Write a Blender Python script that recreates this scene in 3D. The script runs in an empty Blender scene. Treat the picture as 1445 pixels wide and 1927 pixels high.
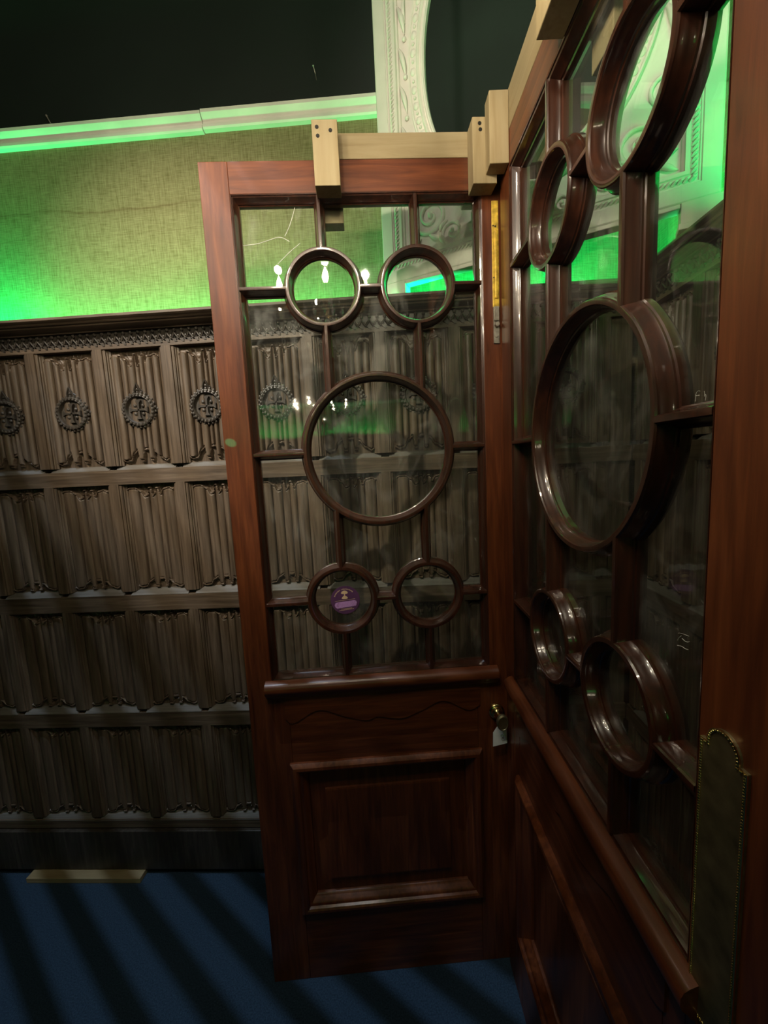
import bpy, math, random
from mathutils import Vector, Matrix
from math import pi, sin, cos, sqrt, radians, atan2
random.seed(7)
scene = bpy.context.scene
COL = scene.collection

# ------------------------------------------------------------------ camera
cam_d = bpy.data.cameras.new('camera'); cam = bpy.data.objects.new('camera', cam_d); COL.objects.link(cam)
cam_d.sensor_fit = 'HORIZONTAL'; cam_d.sensor_width = 36.0; cam_d.lens = 36.0 * 760.85 / 1445.0
cam_d.clip_start = 0.01; cam_d.clip_end = 60
cam.location = (-0.0205, -1.0555, 1.5298)
cam.rotation_euler = (1.4508, 0.0484, -0.0512)
scene.camera = cam

# ------------------------------------------------------------------ world, exposure
world = bpy.data.worlds.new('dim_hall'); scene.world = world
world.use_nodes = True
bg = world.node_tree.nodes.get('Background') or world.node_tree.nodes.new('ShaderNodeBackground')
bg.inputs[0].default_value = (0.02, 0.03, 0.03, 1); bg.inputs[1].default_value = 0.0
vs = scene.view_settings
vs.view_transform = 'Standard'; vs.look = 'None'; vs.gamma = 1.0; vs.use_curve_mapping = False
vs.exposure = 0.0
scene.cycles.transparent_max_bounces = 24
scene.cycles.max_bounces = 8; scene.cycles.diffuse_bounces = 3; scene.cycles.glossy_bounces = 4
scene.cycles.caustics_reflective = False; scene.cycles.caustics_refractive = False
scene.cycles.sample_clamp_indirect = 4.0

# wall frame: s along the panelled back wall, d depth behind its face
WA = radians(-5.4); WT = Vector((cos(WA), sin(WA), 0)); WN = Vector((-sin(WA), cos(WA), 0)); W0 = Vector((-0.498, 0.345, 0))
def WP(s, d, z): return W0 + WT * s + WN * d + Vector((0, 0, z))
GREEN = (0.0, 1.0, 0.23)
WARM = (1.0, 0.87, 0.66)
def area_light(name, loc, size, size_y, power, color, rot):
    l = bpy.data.lights.new(name, 'AREA'); l.shape = 'RECTANGLE'; l.size = size; l.size_y = size_y
    l.energy = power; l.color = color
    o = bpy.data.objects.new(name, l); COL.objects.link(o); o.location = loc; o.rotation_euler = rot
    return o
# green LED battens lying on the ledge on top of the panelling, shining up the cloth
UP = radians(180)
for nm, s0, s1, pw, d in (('green_uplight', -1.45, -0.62, 8.0, 0.02), ('green_uplight', -0.60, 0.50, 3.2, 0.03), ('green_uplight', 0.60, 1.27, 3.8, 0.02)):
    area_light(nm, WP((s0 + s1) / 2, d, 2.047), s1 - s0, 0.02, pw, GREEN, (UP + radians(-25), 0, WA))
for d0, d1, pw in ((-0.28, -0.02, 2.5), (-1.0, -0.45, 5.0)):
    area_light('green_uplight', WP(1.36, (d0 + d1) / 2, 2.047), d1 - d0, 0.02, pw, GREEN, (UP + radians(-20), 0, WA - pi / 2))
area_light('green_uplight', (-1.0, -6.36, 2.07), 3.0, 0.03, 40.0, GREEN, (UP, 0, 0))
# unseen warm spot added up to the left, to brighten the upper wall
def spot(name, at, to, power, deg, blend, color, rad):
    l = bpy.data.lights.new(name, 'SPOT'); l.energy = power; l.color = color; l.spot_size = radians(deg); l.spot_blend = blend; l.shadow_soft_size = rad
    o = bpy.data.objects.new(name, l); COL.objects.link(o); o.location = at; o.rotation_euler = (Vector(to) - Vector(at)).to_track_quat('-Z', 'Y').to_euler(); return o
spot('added_warm_spot', (-1.75, -1.70, 3.75), (-.56, .28, 1.95), 520, 31, 1.0, (1.0, .88, .72), .03)
spot('added_warm_spot', (-1.10, -2.60, 3.85), (.62, .05, 2.72), 190, 28, 1.0, (1.0, .90, .74), .03)  # second unseen spot, added to brighten the white frame
# pin-point green laser effect on the left stile
spot('laser_pinspot', (-1.25, -.92, 1.95), (-.352, .0, 1.600), 150, 1.0, .6, (0.0, 1.0, .45), .001)
# chandelier bulbs: see chandelier(); added carpet lamp: see added_stripe_lamp()

# ------------------------------------------------------------------ mesh helpers
class MB:
    def __init__(s): s.v = []; s.f = []
    def quad(s, a, b, c, d): s.f.append((a, b, c, d))
    def box(s, x0, x1, y0, y1, z0, z1):
        b = len(s.v)
        s.v += [(x0, y0, z0), (x1, y0, z0), (x1, y1, z0), (x0, y1, z0), (x0, y0, z1), (x1, y0, z1), (x1, y1, z1), (x0, y1, z1)]
        s.f += [(b, b+3, b+2, b+1), (b+4, b+5, b+6, b+7), (b, b+1, b+5, b+4), (b+1, b+2, b+6, b+5), (b+2, b+3, b+7, b+6), (b+3, b, b+4, b+7)]
        return s
    def loft(s, rings, closed_ring=True, closed_path=False, caps=True):
        b = len(s.v); n = len(rings[0]); m = len(rings)
        for r in rings: s.v += [tuple(p) for p in r]
        for i in range(m if closed_path else m - 1):
            for j in range(n if closed_ring else n - 1):
                i2 = (i + 1) % m; j2 = (j + 1) % n
                s.f.append((b + i*n + j, b + i*n + j2, b + i2*n + j2, b + i2*n + j))
        if caps and closed_ring and not closed_path:
            s.f.append(tuple(b + j for j in range(n))[::-1]); s.f.append(tuple(b + (m-1)*n + j for j in range(n)))
        return s
    def prism(s, poly, y0, y1):
        """polygon of (x,z) extruded along y"""
        b = len(s.v); n = len(poly)
        s.v += [(x, y0, z) for x, z in poly] + [(x, y1, z) for x, z in poly]
        s.f.append(tuple(range(b, b + n))); s.f.append(tuple(range(b + 2*n - 1, b + n - 1, -1)))
        for i in range(n):
            j = (i + 1) % n; s.f.append((b + j, b + i, b + n + i, b + n + j))
        return s
    def sphere(s, c, r, seg=10, rings=6, sc=(1, 1, 1)):
        R = []
        for i in range(rings + 1):
            t = pi * i / rings
            rr = max(sin(t), 1e-3)
            R.append([(c[0] + sc[0]*r*rr*cos(2*pi*j/seg), c[1] + sc[1]*r*rr*sin(2*pi*j/seg), c[2] + sc[2]*r*cos(t)) for j in range(seg)])
        return s.loft(R)
    def tube(s, pts, rad, seg=8, closed=False):
        pts = [Vector(p) for p in pts]; n = len(pts); R = []
        rads = rad if isinstance(rad, (list, tuple)) else [rad] * n
        up = None
        for i, p in enumerate(pts):
            if closed: t = pts[(i+1) % n] - pts[i-1]
            else: t = pts[min(i+1, n-1)] - pts[max(i-1, 0)]
            t.normalize()
            if up is None:
                up = Vector((0, 0, 1)) if abs(t.z) < .9 else Vector((0, 1, 0))
            a = t.cross(up)
            if a.length < 1e-6: a = t.cross(Vector((1, 0, 0)))
            a.normalize(); b2 = a.cross(t); up = b2
            R.append([tuple(p + (a*cos(2*pi*j/seg) + b2*sin(2*pi*j/seg)) * rads[i]) for j in range(seg)])
        return s.loft(R, closed_path=closed)
    def lathe(s, prof, axis='z', c=(0, 0, 0), seg=24):
        """prof of (radius, height)"""
        R = []
        for r, h in prof:
            r = max(r, 1e-4); ring = []
            for j in range(seg):
                a = 2*pi*j/seg
                if axis == 'z': ring.append((c[0] + r*cos(a), c[1] + r*sin(a), c[2] + h))
                elif axis == 'y': ring.append((c[0] + r*cos(a), c[1] + h, c[2] + r*sin(a)))
                else: ring.append((c[0] + h, c[1] + r*cos(a), c[2] + r*sin(a)))
            R.append(ring)
        return s.loft(R)
    def sweep_rect(s, x0, x1, z0, z1, prof):
        """mitred moulding around a rectangle; prof closed list of (inset, y)"""
        R = []
        for sx, sz in ((0, 0), (1, 0), (1, 1), (0, 1)):
            R.append([((x1 - i) if sx else (x0 + i), y, (z1 - i) if sz else (z0 + i)) for i, y in prof])
        return s.loft(R, closed_path=True)
    def mesh(s, name, smooth=None):
        m = bpy.data.meshes.new(name); m.from_pydata(s.v, [], s.f); m.update()
        bm_fix(m)
        if smooth is not None:
            m.polygons.foreach_set('use_smooth', [True] * len(m.polygons)); m.set_sharp_from_angle(angle=radians(smooth))
        return m
def bm_fix(m):
    import bmesh
    bm = bmesh.new(); bm.from_mesh(m); bmesh.ops.recalc_face_normals(bm, faces=bm.faces); bm.to_mesh(m); bm.free()
def link(name, mesh, mat, parent=None, loc=None, rot=None, bevel=0):
    o = bpy.data.objects.new(name, mesh); COL.objects.link(o)
    if mat is not None and len(mesh.materials) == 0: mesh.materials.append(mat)
    if parent: o.parent = parent
    if loc: o.location = loc
    if rot: o.rotation_euler = rot
    if bevel:
        b = o.modifiers.new('edge', 'BEVEL'); b.width = bevel; b.segments = 2; b.limit_method = 'ANGLE'; b.angle_limit = radians(40)
    return o
def part(name, mb, mat, parent=None, smooth=None, bevel=0, label=None, loc=None, rot=None):
    o = link(name, mb.mesh(name, smooth), mat, parent, loc, rot, bevel)
    if label: o['label'] = label
    return o
def empty(name, loc, rz=0):
    o = bpy.data.objects.new(name, None); COL.objects.link(o); o.location = loc; o.rotation_euler = (0, 0, rz); o.empty_display_size = .1
    return o
def tag(o, label=None, cat=None, group=None, kind=None):
    if label: o['label'] = label
    if cat: o['category'] = cat
    if group: o['group'] = group
    if kind: o['kind'] = kind
    return o

# ------------------------------------------------------------------ materials
def newmat(name):
    m = bpy.data.materials.new(name); m.use_nodes = True
    nt = m.node_tree; b = nt.nodes.get('Principled BSDF')
    return m, nt, b
def N(nt, t, **kw):
    n = nt.nodes.new(t)
    for k, v in kw.items():
        if k.startswith('_'): setattr(n, k[1:], v)
        else: n.inputs[k.replace('__', ' ')].default_value = v
    return n
def coords(nt, scale=(1, 1, 1), out='Object'):
    t = nt.nodes.new('ShaderNodeTexCoord'); mp = nt.nodes.new('ShaderNodeMapping'); mp.inputs['Scale'].default_value = scale
    nt.links.new(t.outputs[out], mp.inputs['Vector']); return mp.outputs[0]
def ramp(nt, fac, stops):
    r = nt.nodes.new('ShaderNodeValToRGB'); e = r.color_ramp.elements
    while len(e) < len(stops): e.new(.5)
    for el, (p, c) in zip(e, stops): el.position = p; el.color = (*c, 1) if len(c) == 3 else c
    nt.links.new(fac, r.inputs[0]); return r.outputs[0]
def wood(name, c0, c1, c2, rough=.3, coat=.0, scale=(22, 22, 1.6), bump=.05, nsc=3.0, coat_rough=.12, spec=.5):
    m, nt, b = newmat(name)
    v = coords(nt, scale)
    n1 = N(nt, 'ShaderNodeTexNoise', Scale=nsc, Detail=6.0, Roughness=.6, Distortion=.6); nt.links.new(v, n1.inputs['Vector'])
    col = ramp(nt, n1.outputs['Fac'], [(.30, c0), (.52, c1), (.75, c2)])
    v2 = coords(nt, (1.3, 1.3, .7)); n2 = N(nt, 'ShaderNodeTexNoise', Scale=2.2, Detail=3.0); nt.links.new(v2, n2.inputs['Vector'])
    mx = nt.nodes.new('ShaderNodeMix'); mx.data_type = 'RGBA'; mx.blend_type = 'MULTIPLY'; mx.inputs['Factor'].default_value = .55
    g = ramp(nt, n2.outputs['Fac'], [(.3, (.55, .55, .55)), (.7, (1.25, 1.2, 1.15))])
    nt.links.new(col, mx.inputs['A']); nt.links.new(g, mx.inputs['B']); nt.links.new(mx.outputs['Result'], b.inputs['Base Color'])
    rr = ramp(nt, n2.outputs['Fac'], [(.3, (rough*.8,)*3), (.7, (min(1, rough*1.3),)*3)]); nt.links.new(rr, b.inputs['Roughness'])
    b.inputs['Coat Weight'].default_value = coat; b.inputs['Coat Roughness'].default_value = coat_rough
    b.inputs['Specular IOR Level'].default_value = spec
    bp = N(nt, 'ShaderNodeBump', Strength=bump, Distance=.002); nt.links.new(n1.outputs['Fac'], bp.inputs['Height']); nt.links.new(bp.outputs[0], b.inputs['Normal'])
    return m
def plain(name, col, rough=.5, metal=0., coat=0., spec=.5, noise=.15, nscale=30., bump=.0):
    m, nt, b = newmat(name)
    v = coords(nt); n1 = N(nt, 'ShaderNodeTexNoise', Scale=nscale, Detail=4.0); nt.links.new(v, n1.inputs['Vector'])
    lo = tuple(c*(1-noise) for c in col); hi = tuple(min(1, c*(1+noise)) for c in col)
    nt.links.new(ramp(nt, n1.outputs['Fac'], [(.3, lo), (.7, hi)]), b.inputs['Base Color'])
    b.inputs['Roughness'].default_value = rough; b.inputs['Metallic'].default_value = metal; b.inputs['Coat Weight'].default_value = coat
    b.inputs['Specular IOR Level'].default_value = spec
    if bump:
        bp = N(nt, 'ShaderNodeBump', Strength=bump, Distance=.004); nt.links.new(n1.outputs['Fac'], bp.inputs['Height']); nt.links.new(bp.outputs[0], b.inputs['Normal'])
    return m
def emit(name, col, strength):
    m, nt, b = newmat(name); b.inputs['Base Color'].default_value = (*col, 1); b.inputs['Emission Color'].default_value = (*col, 1); b.inputs['Emission Strength'].default_value = strength
    return m
MAHOG = wood('polished_mahogany', (.068, .016, .005), (.132, .034, .010), (.21, .060, .018), rough=.42, spec=.42, coat=.32, coat_rough=.16)
MAHOG_X = wood('polished_mahogany_crosswise', (.068, .016, .005), (.132, .034, .010), (.21, .060, .018), rough=.42, spec=.42, coat=.32, scale=(1.6, 22, 22), coat_rough=.16)
BARWOOD = wood('dark_glazing_bar_wood', (.026, .009, .005), (.050, .016, .008), (.085, .026, .012), rough=.30, coat=1.0, coat_rough=.07, bump=.03)
OAK = wood('aged_dark_oak', (.056, .038, .024), (.116, .082, .054), (.20, .150, .105), rough=.46, scale=(26, 26, 1.4), bump=.18, spec=.55)
OAK_X = wood('aged_dark_oak_crosswise', (.056, .038, .024), (.116, .082, .054), (.20, .150, .105), rough=.46, scale=(1.4, 26, 26), bump=.18, spec=.55)
OAKBLACK = wood('blackened_oak', (.028, .023, .018), (.050, .042, .034), (.09, .077, .062), rough=.42, bump=.1)
LEDGEOAK = wood('dusty_lit_oak', (.10, .09, .078), (.15, .14, .125), (.21, .20, .185), rough=.7, scale=(1.4, 26, 26), bump=.1)  # dusty oak made paler: light caught on the ledges is put into the colour
PINE = wood('planed_pine', (.27, .205, .10), (.35, .28, .155), (.40, .335, .20), rough=.6, scale=(30, 30, 2.0), nsc=1.6, bump=.06)
PINE_X = wood('planed_pine_crosswise', (.27, .205, .10), (.35, .28, .155), (.40, .335, .20), rough=.6, scale=(2.0, 30, 30), nsc=1.6, bump=.06)
WHITE = plain('old_white_paint', (.78, .76, .68), rough=.5, noise=.08, nscale=9., bump=.05)
BRASS = plain('polished_brass', (.78, .58, .24), rough=.2, metal=1., noise=.15, nscale=60.)
OLDBRASS = plain('tarnished_brass', (.34, .29, .16), rough=.5, metal=1., noise=.35, nscale=40.)
YELLOW = plain('worn_yellow_brass_plate', (.78, .48, .06), rough=.45, metal=.25, noise=.45, nscale=70., bump=.2)
STEEL = plain('dull_grey_steel', (.42, .40, .34), rough=.42, metal=.8, noise=.3, nscale=80., bump=.2)
IRON = plain('black_iron', (.05, .05, .05), rough=.4, metal=.9, noise=.3, nscale=60.)
PAPER = plain('white_card', (.82, .82, .78), rough=.7, noise=.04)
DARKHOLE = plain('dark_screw_head', (.03, .028, .025), rough=.5, metal=.6)
CARPET = plain('dark_blue_carpet', (.030, .058, .098), rough=.95, noise=.35, nscale=260., bump=.5, spec=.1)
DARKPAINT = plain('blackish_green_paint', (.012, .019, .016), rough=.6, noise=.25, nscale=2.2, bump=.03)
BOARD = plain('dark_green_board_paint', (.008, .015, .011), rough=.7, noise=.3, nscale=4., spec=.2)
CEIL = plain('dark_ceiling_paint', (.03, .035, .035), rough=.8)
CHALK = plain('white_chalk', (.75, .75, .70), rough=.9)
INK = plain('pencil_grey', (.25, .25, .25), rough=.9)
PURPLE = plain('deep_purple_print', (.115, .045, .13), rough=.4, noise=.1)
LILAC = plain('lilac_print', (.56, .30, .70), rough=.5, noise=.12, nscale=300.)
CREAM = plain('cream_print', (.80, .58, .38), rough=.5, noise=.1)
BULB = emit('warm_bulb_glow', (1.0, .84, .60), 120.0)
CANDLE = plain('ivory_candle_sleeve', (.8, .75, .6), rough=.5)
CHBRASS = plain('gilt_chandelier_metal', (.75, .55, .25), rough=.25, metal=1.)

def make_crystal():
    m = bpy.data.materials.new('cut_crystal'); m.use_nodes = True; nt = m.node_tree; nt.nodes.clear()
    out = nt.nodes.new('ShaderNodeOutputMaterial')
    tl = N(nt, 'ShaderNodeBsdfTranslucent'); tl.inputs[0].default_value = (.95, .96, .94, 1)
    gl = N(nt, 'ShaderNodeBsdfGlossy'); gl.inputs['Roughness'].default_value = .16
    mx = N(nt, 'ShaderNodeMixShader'); mx.inputs[0].default_value = .6
    nt.links.new(tl.outputs[0], mx.inputs[1]); nt.links.new(gl.outputs[0], mx.inputs[2]); nt.links.new(mx.outputs[0], out.inputs['Surface'])
    return m
CRYSTAL = make_crystal()

def make_hessian():
    m, nt, b = newmat('hessian_cloth')
    v = coords(nt)
    wx = N(nt, 'ShaderNodeTexNoise', Scale=1.0, Detail=3.0); wv = coords(nt, (25, 25, 420)); nt.links.new(wv, wx.inputs['Vector'])
    wz = N(nt, 'ShaderNodeTexNoise', Scale=1.0, Detail=3.0); wv2 = coords(nt, (420, 420, 22)); nt.links.new(wv2, wz.inputs['Vector'])
    add = N(nt, 'ShaderNodeMath', _operation='ADD'); nt.links.new(wx.outputs['Fac'], add.inputs[0]); nt.links.new(wz.outputs['Fac'], add.inputs[1])
    half = N(nt, 'ShaderNodeMath', _operation='MULTIPLY'); nt.links.new(add.outputs[0], half.inputs[0]); half.inputs[1].default_value = .5
    base = ramp(nt, half.outputs[0], [(.36, (.17, .145, .065)), (.62, (.31, .28, .15))])
    # old damp stains: wavy brown tide marks along the cloth
    sep = N(nt, 'ShaderNodeSeparateXYZ'); nt.links.new(v, sep.inputs[0])
    ns = N(nt, 'ShaderNodeTexNoise', Scale=3.0, Detail=5.0); nt.links.new(v, ns.inputs['Vector'])
    dz = N(nt, 'ShaderNodeMath', _operation='MULTIPLY_ADD'); nt.links.new(ns.outputs['Fac'], dz.inputs[0]); dz.inputs[1].default_value = .075; nt.links.new(sep.outputs['Z'], dz.inputs[2])
    out = base
    for z0, w, st in ((2.480, .006, .75), (2.400, .003, .35), (2.475, .03, .25)):
        df = N(nt, 'ShaderNodeMath', _operation='SUBTRACT'); nt.links.new(dz.outputs[0], df.inputs[0]); df.inputs[1].default_value = z0
        ab = N(nt, 'ShaderNodeMath', _operation='ABSOLUTE'); nt.links.new(df.outputs[0], ab.inputs[0])
        mr = N(nt, 'ShaderNodeMapRange'); nt.links.new(ab.outputs[0], mr.inputs['Value']); mr.inputs['From Min'].default_value = 0; mr.inputs['From Max'].default_value = w; mr.inputs['To Min'].default_value = st; mr.inputs['To Max'].default_value = 0
        n3 = N(nt, 'ShaderNodeTexNoise', Scale=5.0, Detail=2.0); nt.links.new(v, n3.inputs['Vector'])
        mm = N(nt, 'ShaderNodeMath', _operation='MULTIPLY'); nt.links.new(mr.outputs[0], mm.inputs[0]); nt.links.new(n3.outputs['Fac'], mm.inputs[1])
        mx = nt.nodes.new('ShaderNodeMix'); mx.data_type = 'RGBA'; nt.links.new(mm.outputs[0], mx.inputs['Factor']); nt.links.new(out, mx.inputs['A']); mx.inputs['B'].default_value = (.10, .05, .02, 1)
        out = mx.outputs['Result']
    nt.links.new(out, b.inputs['Base Color']); b.inputs['Roughness'].default_value = .9; b.inputs['Specular IOR Level'].default_value = .15
    bp = N(nt, 'ShaderNodeBump', Strength=.35, Distance=.002); nt.links.new(half.outputs[0], bp.inputs['Height']); nt.links.new(bp.outputs[0], b.inputs['Normal'])
    return m
HESSIAN = make_hessian()

def make_glass():
    m = bpy.data.materials.new('old_window_glass'); m.use_nodes = True; nt = m.node_tree; nt.nodes.clear()
    out = nt.nodes.new('ShaderNodeOutputMaterial')
    tr = N(nt, 'ShaderNodeBsdfTransparent'); tr.inputs[0].default_value = (.95, .97, .95, 1)
    gl = N(nt, 'ShaderNodeBsdfGlossy'); gl.inputs['Color'].default_value = (1, 1, 1, 1)
    v = coords(nt)
    nr = N(nt, 'ShaderNodeTexNoise', Scale=9.0, Detail=4.0); nt.links.new(v, nr.inputs['Vector'])
    rr = ramp(nt, nr.outputs['Fac'], [(.35, (.0,)*3), (.75, (.05,)*3)]); nt.links.new(rr, gl.inputs['Roughness'])
    nw = N(nt, 'ShaderNodeTexNoise', Scale=11.0, Detail=1.0); nt.links.new(v, nw.inputs['Vector'])
    bp = N(nt, 'ShaderNodeBump', Strength=.06, Distance=.004); nt.links.new(nw.outputs['Fac'], bp.inputs['Height']); nt.links.new(bp.outputs[0], gl.inputs['Normal'])
    lw = N(nt, 'ShaderNodeLayerWeight'); lw.inputs['Blend'].default_value = .5      # Schlick reflectance, equal on both faces of the thin sheet
    p5 = N(nt, 'ShaderNodeMath', _operation='POWER'); nt.links.new(lw.outputs['Facing'], p5.inputs[0]); p5.inputs[1].default_value = 5.0
    fr = N(nt, 'ShaderNodeMath', _operation='MULTIPLY_ADD'); nt.links.new(p5.outputs[0], fr.inputs[0]); fr.inputs[1].default_value = .96; fr.inputs[2].default_value = .04
    mx = N(nt, 'ShaderNodeMixShader'); nt.links.new(fr.outputs[0], mx.inputs[0]); nt.links.new(tr.outputs[0], mx.inputs[1]); nt.links.new(gl.outputs[0], mx.inputs[2])
    # grime: wiped smears and dust
    df = N(nt, 'ShaderNodeBsdfDiffuse'); df.inputs[0].default_value = (.75, .75, .70, 1)
    v2 = coords(nt, (4.0, 4.0, 2.2)); ng = N(nt, 'ShaderNodeTexNoise', Scale=2.1, Detail=7.0, Roughness=.62, Distortion=1.4); nt.links.new(v2, ng.inputs['Vector'])
    v3 = coords(nt, (120, 120, 9)); ng2 = N(nt, 'ShaderNodeTexNoise', Scale=1.0, Detail=3.0, Distortion=.5); nt.links.new(v3, ng2.inputs['Vector'])
    g1 = ramp(nt, ng.outputs['Fac'], [(.50, (.010,)*3), (.80, (.12,)*3)])
    g2 = ramp(nt, ng2.outputs['Fac'], [(.62, (.0,)*3), (.80, (.06,)*3)])
    ad = N(nt, 'ShaderNodeMath', _operation='ADD'); nt.links.new(g1, ad.inputs[0]); nt.links.new(g2, ad.inputs[1])
    m2 = N(nt, 'ShaderNodeMixShader'); nt.links.new(ad.outputs[0], m2.inputs[0]); nt.links.new(mx.outputs[0], m2.inputs[1]); nt.links.new(df.outputs[0], m2.inputs[2])
    nt.links.new(m2.outputs[0], out.inputs['Surface'])
    return m
GLASS = make_glass()

# ------------------------------------------------------------------ room shell
def structure(name, mb, mat, **kw):
    o = part(name, mb, mat, **kw); o['kind'] = 'structure'; return o
structure('floor', MB().box(-4.5, 4.0, -6.75, 2.0, -.1, 0), CARPET)
structure('ceiling', MB().box(-4.5, 4.0, -6.75, 2.0, 4.3, 4.4), CEIL)
structure('wall_left', MB().box(-4.5, -4.4, -6.75, 2.0, 0, 4.3), DARKPAINT)
HD = .115      # depth of the plaster wall behind the panelling face
RS = 1.35      # where the panelling of the right-hand return begins
wb = structure('wall_back', MB().box(-4.0, RS + .115, HD + .006, HD + .12, 0, 4.3), DARKPAINT, loc=W0, rot=(0, 0, WA))
part('hessian_covering', MB().box(-3.9, RS + .115, HD, HD + .006, 1.2, 2.655), HESSIAN, wb)
wr = structure('wall_right', MB().box(-.115, 3.2, .121, .24, 0, 4.3), DARKPAINT, loc=WP(RS, 0, 0), rot=(0, 0, WA - pi/2))
part('hessian_covering', MB().box(-.115, 3.1, .115, .121, 1.2, 2.655), HESSIAN, wr)
# wall beyond the return, towards the room
structure('wall_side', MB().box(3.9, 4.0, -6.75, 2.0, 0, 4.3), DARKPAINT)
wf = structure('wall_front', MB().box(-4.5, 4.0, -6.75, -6.5, 0, 4.3), DARKPAINT)
part('hessian_covering', MB().box(-4.4, 3.9, -6.5, -6.494, 1.9, 2.62), HESSIAN, wf)
part('dark_wainscot', MB().box(-4.4, 3.9, -6.5, -6.40, 0, 2.05), OAKBLACK, wf)
RAILP = [(0, 2.645), (-.014, 2.647), (-.018, 2.652), (-.018, 2.660), (-.012, 2.665), (-.012, 2.672), (-.022, 2.680), (-.028, 2.688), (-.028, 2.698), (-.022, 2.702), (0, 2.702)]
def extrude_x(prof, x0, x1):
    """prof (y,z) extruded along x"""
    return MB().loft([[(x0, y, z) for y, z in prof], [(x1, y, z) for y, z in prof]])
structure('trim_1', extrude_x([(HD + y, z) for y, z in RAILP], -3.9, .0), WHITE, smooth=35, loc=W0, rot=(0, 0, WA))
structure('trim_2', extrude_x([(HD + y, z + .003) for y, z in RAILP], .002, RS + .09), WHITE, smooth=35, loc=W0, rot=(0, 0, WA))
structure('trim_3', extrude_x([(.115 + y, z) for y, z in RAILP], -.06, 3.0), WHITE, smooth=35, loc=WP(RS, 0, 0), rot=(0, 0, WA - pi/2))
structure('trim_4', MB().box(-4.4, 3.9, -6.5, -6.47, 2.62, 2.68), WHITE)
# little nails left in the dark wall
for s, z, lab in ((-.517, 2.715, 'bent nail sticking up from the white picture rail at far left'), (.39, 2.685, 'thin nail on the picture rail above the left timber block'), (.384, 2.785, 'small nail high on the dark wall above the rail'), (.848, 2.772, 'small nail inside the white oval frame on dark wall')):
    nl = MB().tube([(0, .012, 0), (0, -.012, .004), (-.004, -.02, .020)], .0016, 6)
    nl.sphere((-.004, -.02, .020), .0032, 8, 5)
    o = part('wall_nail', nl, STEEL, smooth=40, loc=WP(s, HD, z - .005), rot=(0, 0, WA)); tag(o, lab, 'nail', 'nails left in the wall')

# ------------------------------------------------------------------ linenfold panelling
def linenfold_mesh(name, w, z0, z1, deep):
    """carved relief; local y: 0 = rail face, panel field at +.024"""
    nx = 96; hw = w / 2
    H = z1 - z0
    top = .052 if deep else .040; bot = .048 if deep else .036
    zz = [z0]
    k = 34
    for i in range(k): zz.append(z0 + .002 + (bot + .03) * i / (k - 1))
    for i in range(1, 5): zz.append(z0 + bot + .032 + (H - top - bot - .068) * i / 5)
    for i in range(k): zz.append(z1 - .002 - (top + .03) * (1 - i / (k - 1)))
    zz.append(z1)
    rolls = [(-.79, .15, 1.0), (-.50, .11, .72), (-.20, .16, .95), (.05, .08, .70), (.24, .09, .80), (.50, .15, 1.0), (.80, .13, .85)]
    if not deep: rolls = [(-.72, .23, 1.0), (-.28, .19, .80), (.08, .15, .62), (.36, .12, .75), (.72, .22, 1.0)]
    def fold(u):
        h = 0
        for c, s, a in rolls:
            q = abs(u - c) / s
            if q < 1: h = max(h, a * sqrt(1 - q * q) ** .8)
        return .12 + .88 * h
    def curve(P):
        def f(u):
            for (x0, y0), (x1, y1) in zip(P, P[1:]):
                if u <= x1:
                    t = (u - x0) / (x1 - x0); t = t * t * (3 - 2 * t); return y0 + (y1 - y0) * t
            return P[-1][1]
        return f
    etop = curve([(-1, .40), (-.84, .22), (-.62, .22), (-.40, .52), (-.24, .95), (-.13, .90), (-.07, .22), (.03, .20), (.09, .95), (.17, .80), (.24, .25), (.33, .25), (.42, .80), (.56, .36), (.80, .26), (.92, .40), (1, .5)])
    ebot = curve([(-1, .30), (-.80, .16), (-.60, .22), (-.42, .72), (-.27, .92), (-.20, .15), (-.08, .15), (-.02, .95), (.14, .98), (.20, .20), (.31, .20), (.38, .80), (.62, .34), (.84, .12), (1, .25)])
    V = []; F = []
    for z in zz:
        for i in range(nx + 1):
            u = -1 + 2 * i / nx; x = u * hw
            y = .024
            if abs(u) < .96:
                et = etop(u) * top; eb = ebot(u) * bot
                dt = (z1 - z) - et; db = (z - z0) - eb
                d = min(dt, db)
                h = (.019 if deep else .013) * fold(u)
                lip = .011
                if d > .012: y -= h
                elif d > .008: t = (d - .008) / .004; y -= h * t + lip * (1 - t) * .4
                elif d > .003: y -= lip
                elif d > 0: y -= lip * d / .003
                elif dt < -.012 and dt > -.02 and z < z1 - .004: y -= .002
            V.append((x, y, z))
    n = nx + 1
    for j in range(len(zz) - 1):
        for i in range(nx): F.append((j*n + i, j*n + i + 1, (j+1)*n + i + 1, (j+1)*n + i))
    m = bpy.data.meshes.new(name); m.from_pydata(V, [], F); m.update()
    m.polygons.foreach_set('use_smooth', [True] * len(F)); m.set_sharp_from_angle(angle=radians(50)); m.materials.append(OAK)
    return m
ROWS = [(1.565, 1.947), (1.122, 1.500), (.676, 1.050), (.236, .606)]
PITCH = .2343; PW = .172
panel_mesh = [linenfold_mesh('linenfold_panel', PW, a, b, k == 0) for k, (a, b) in enumerate(ROWS)]
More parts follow.
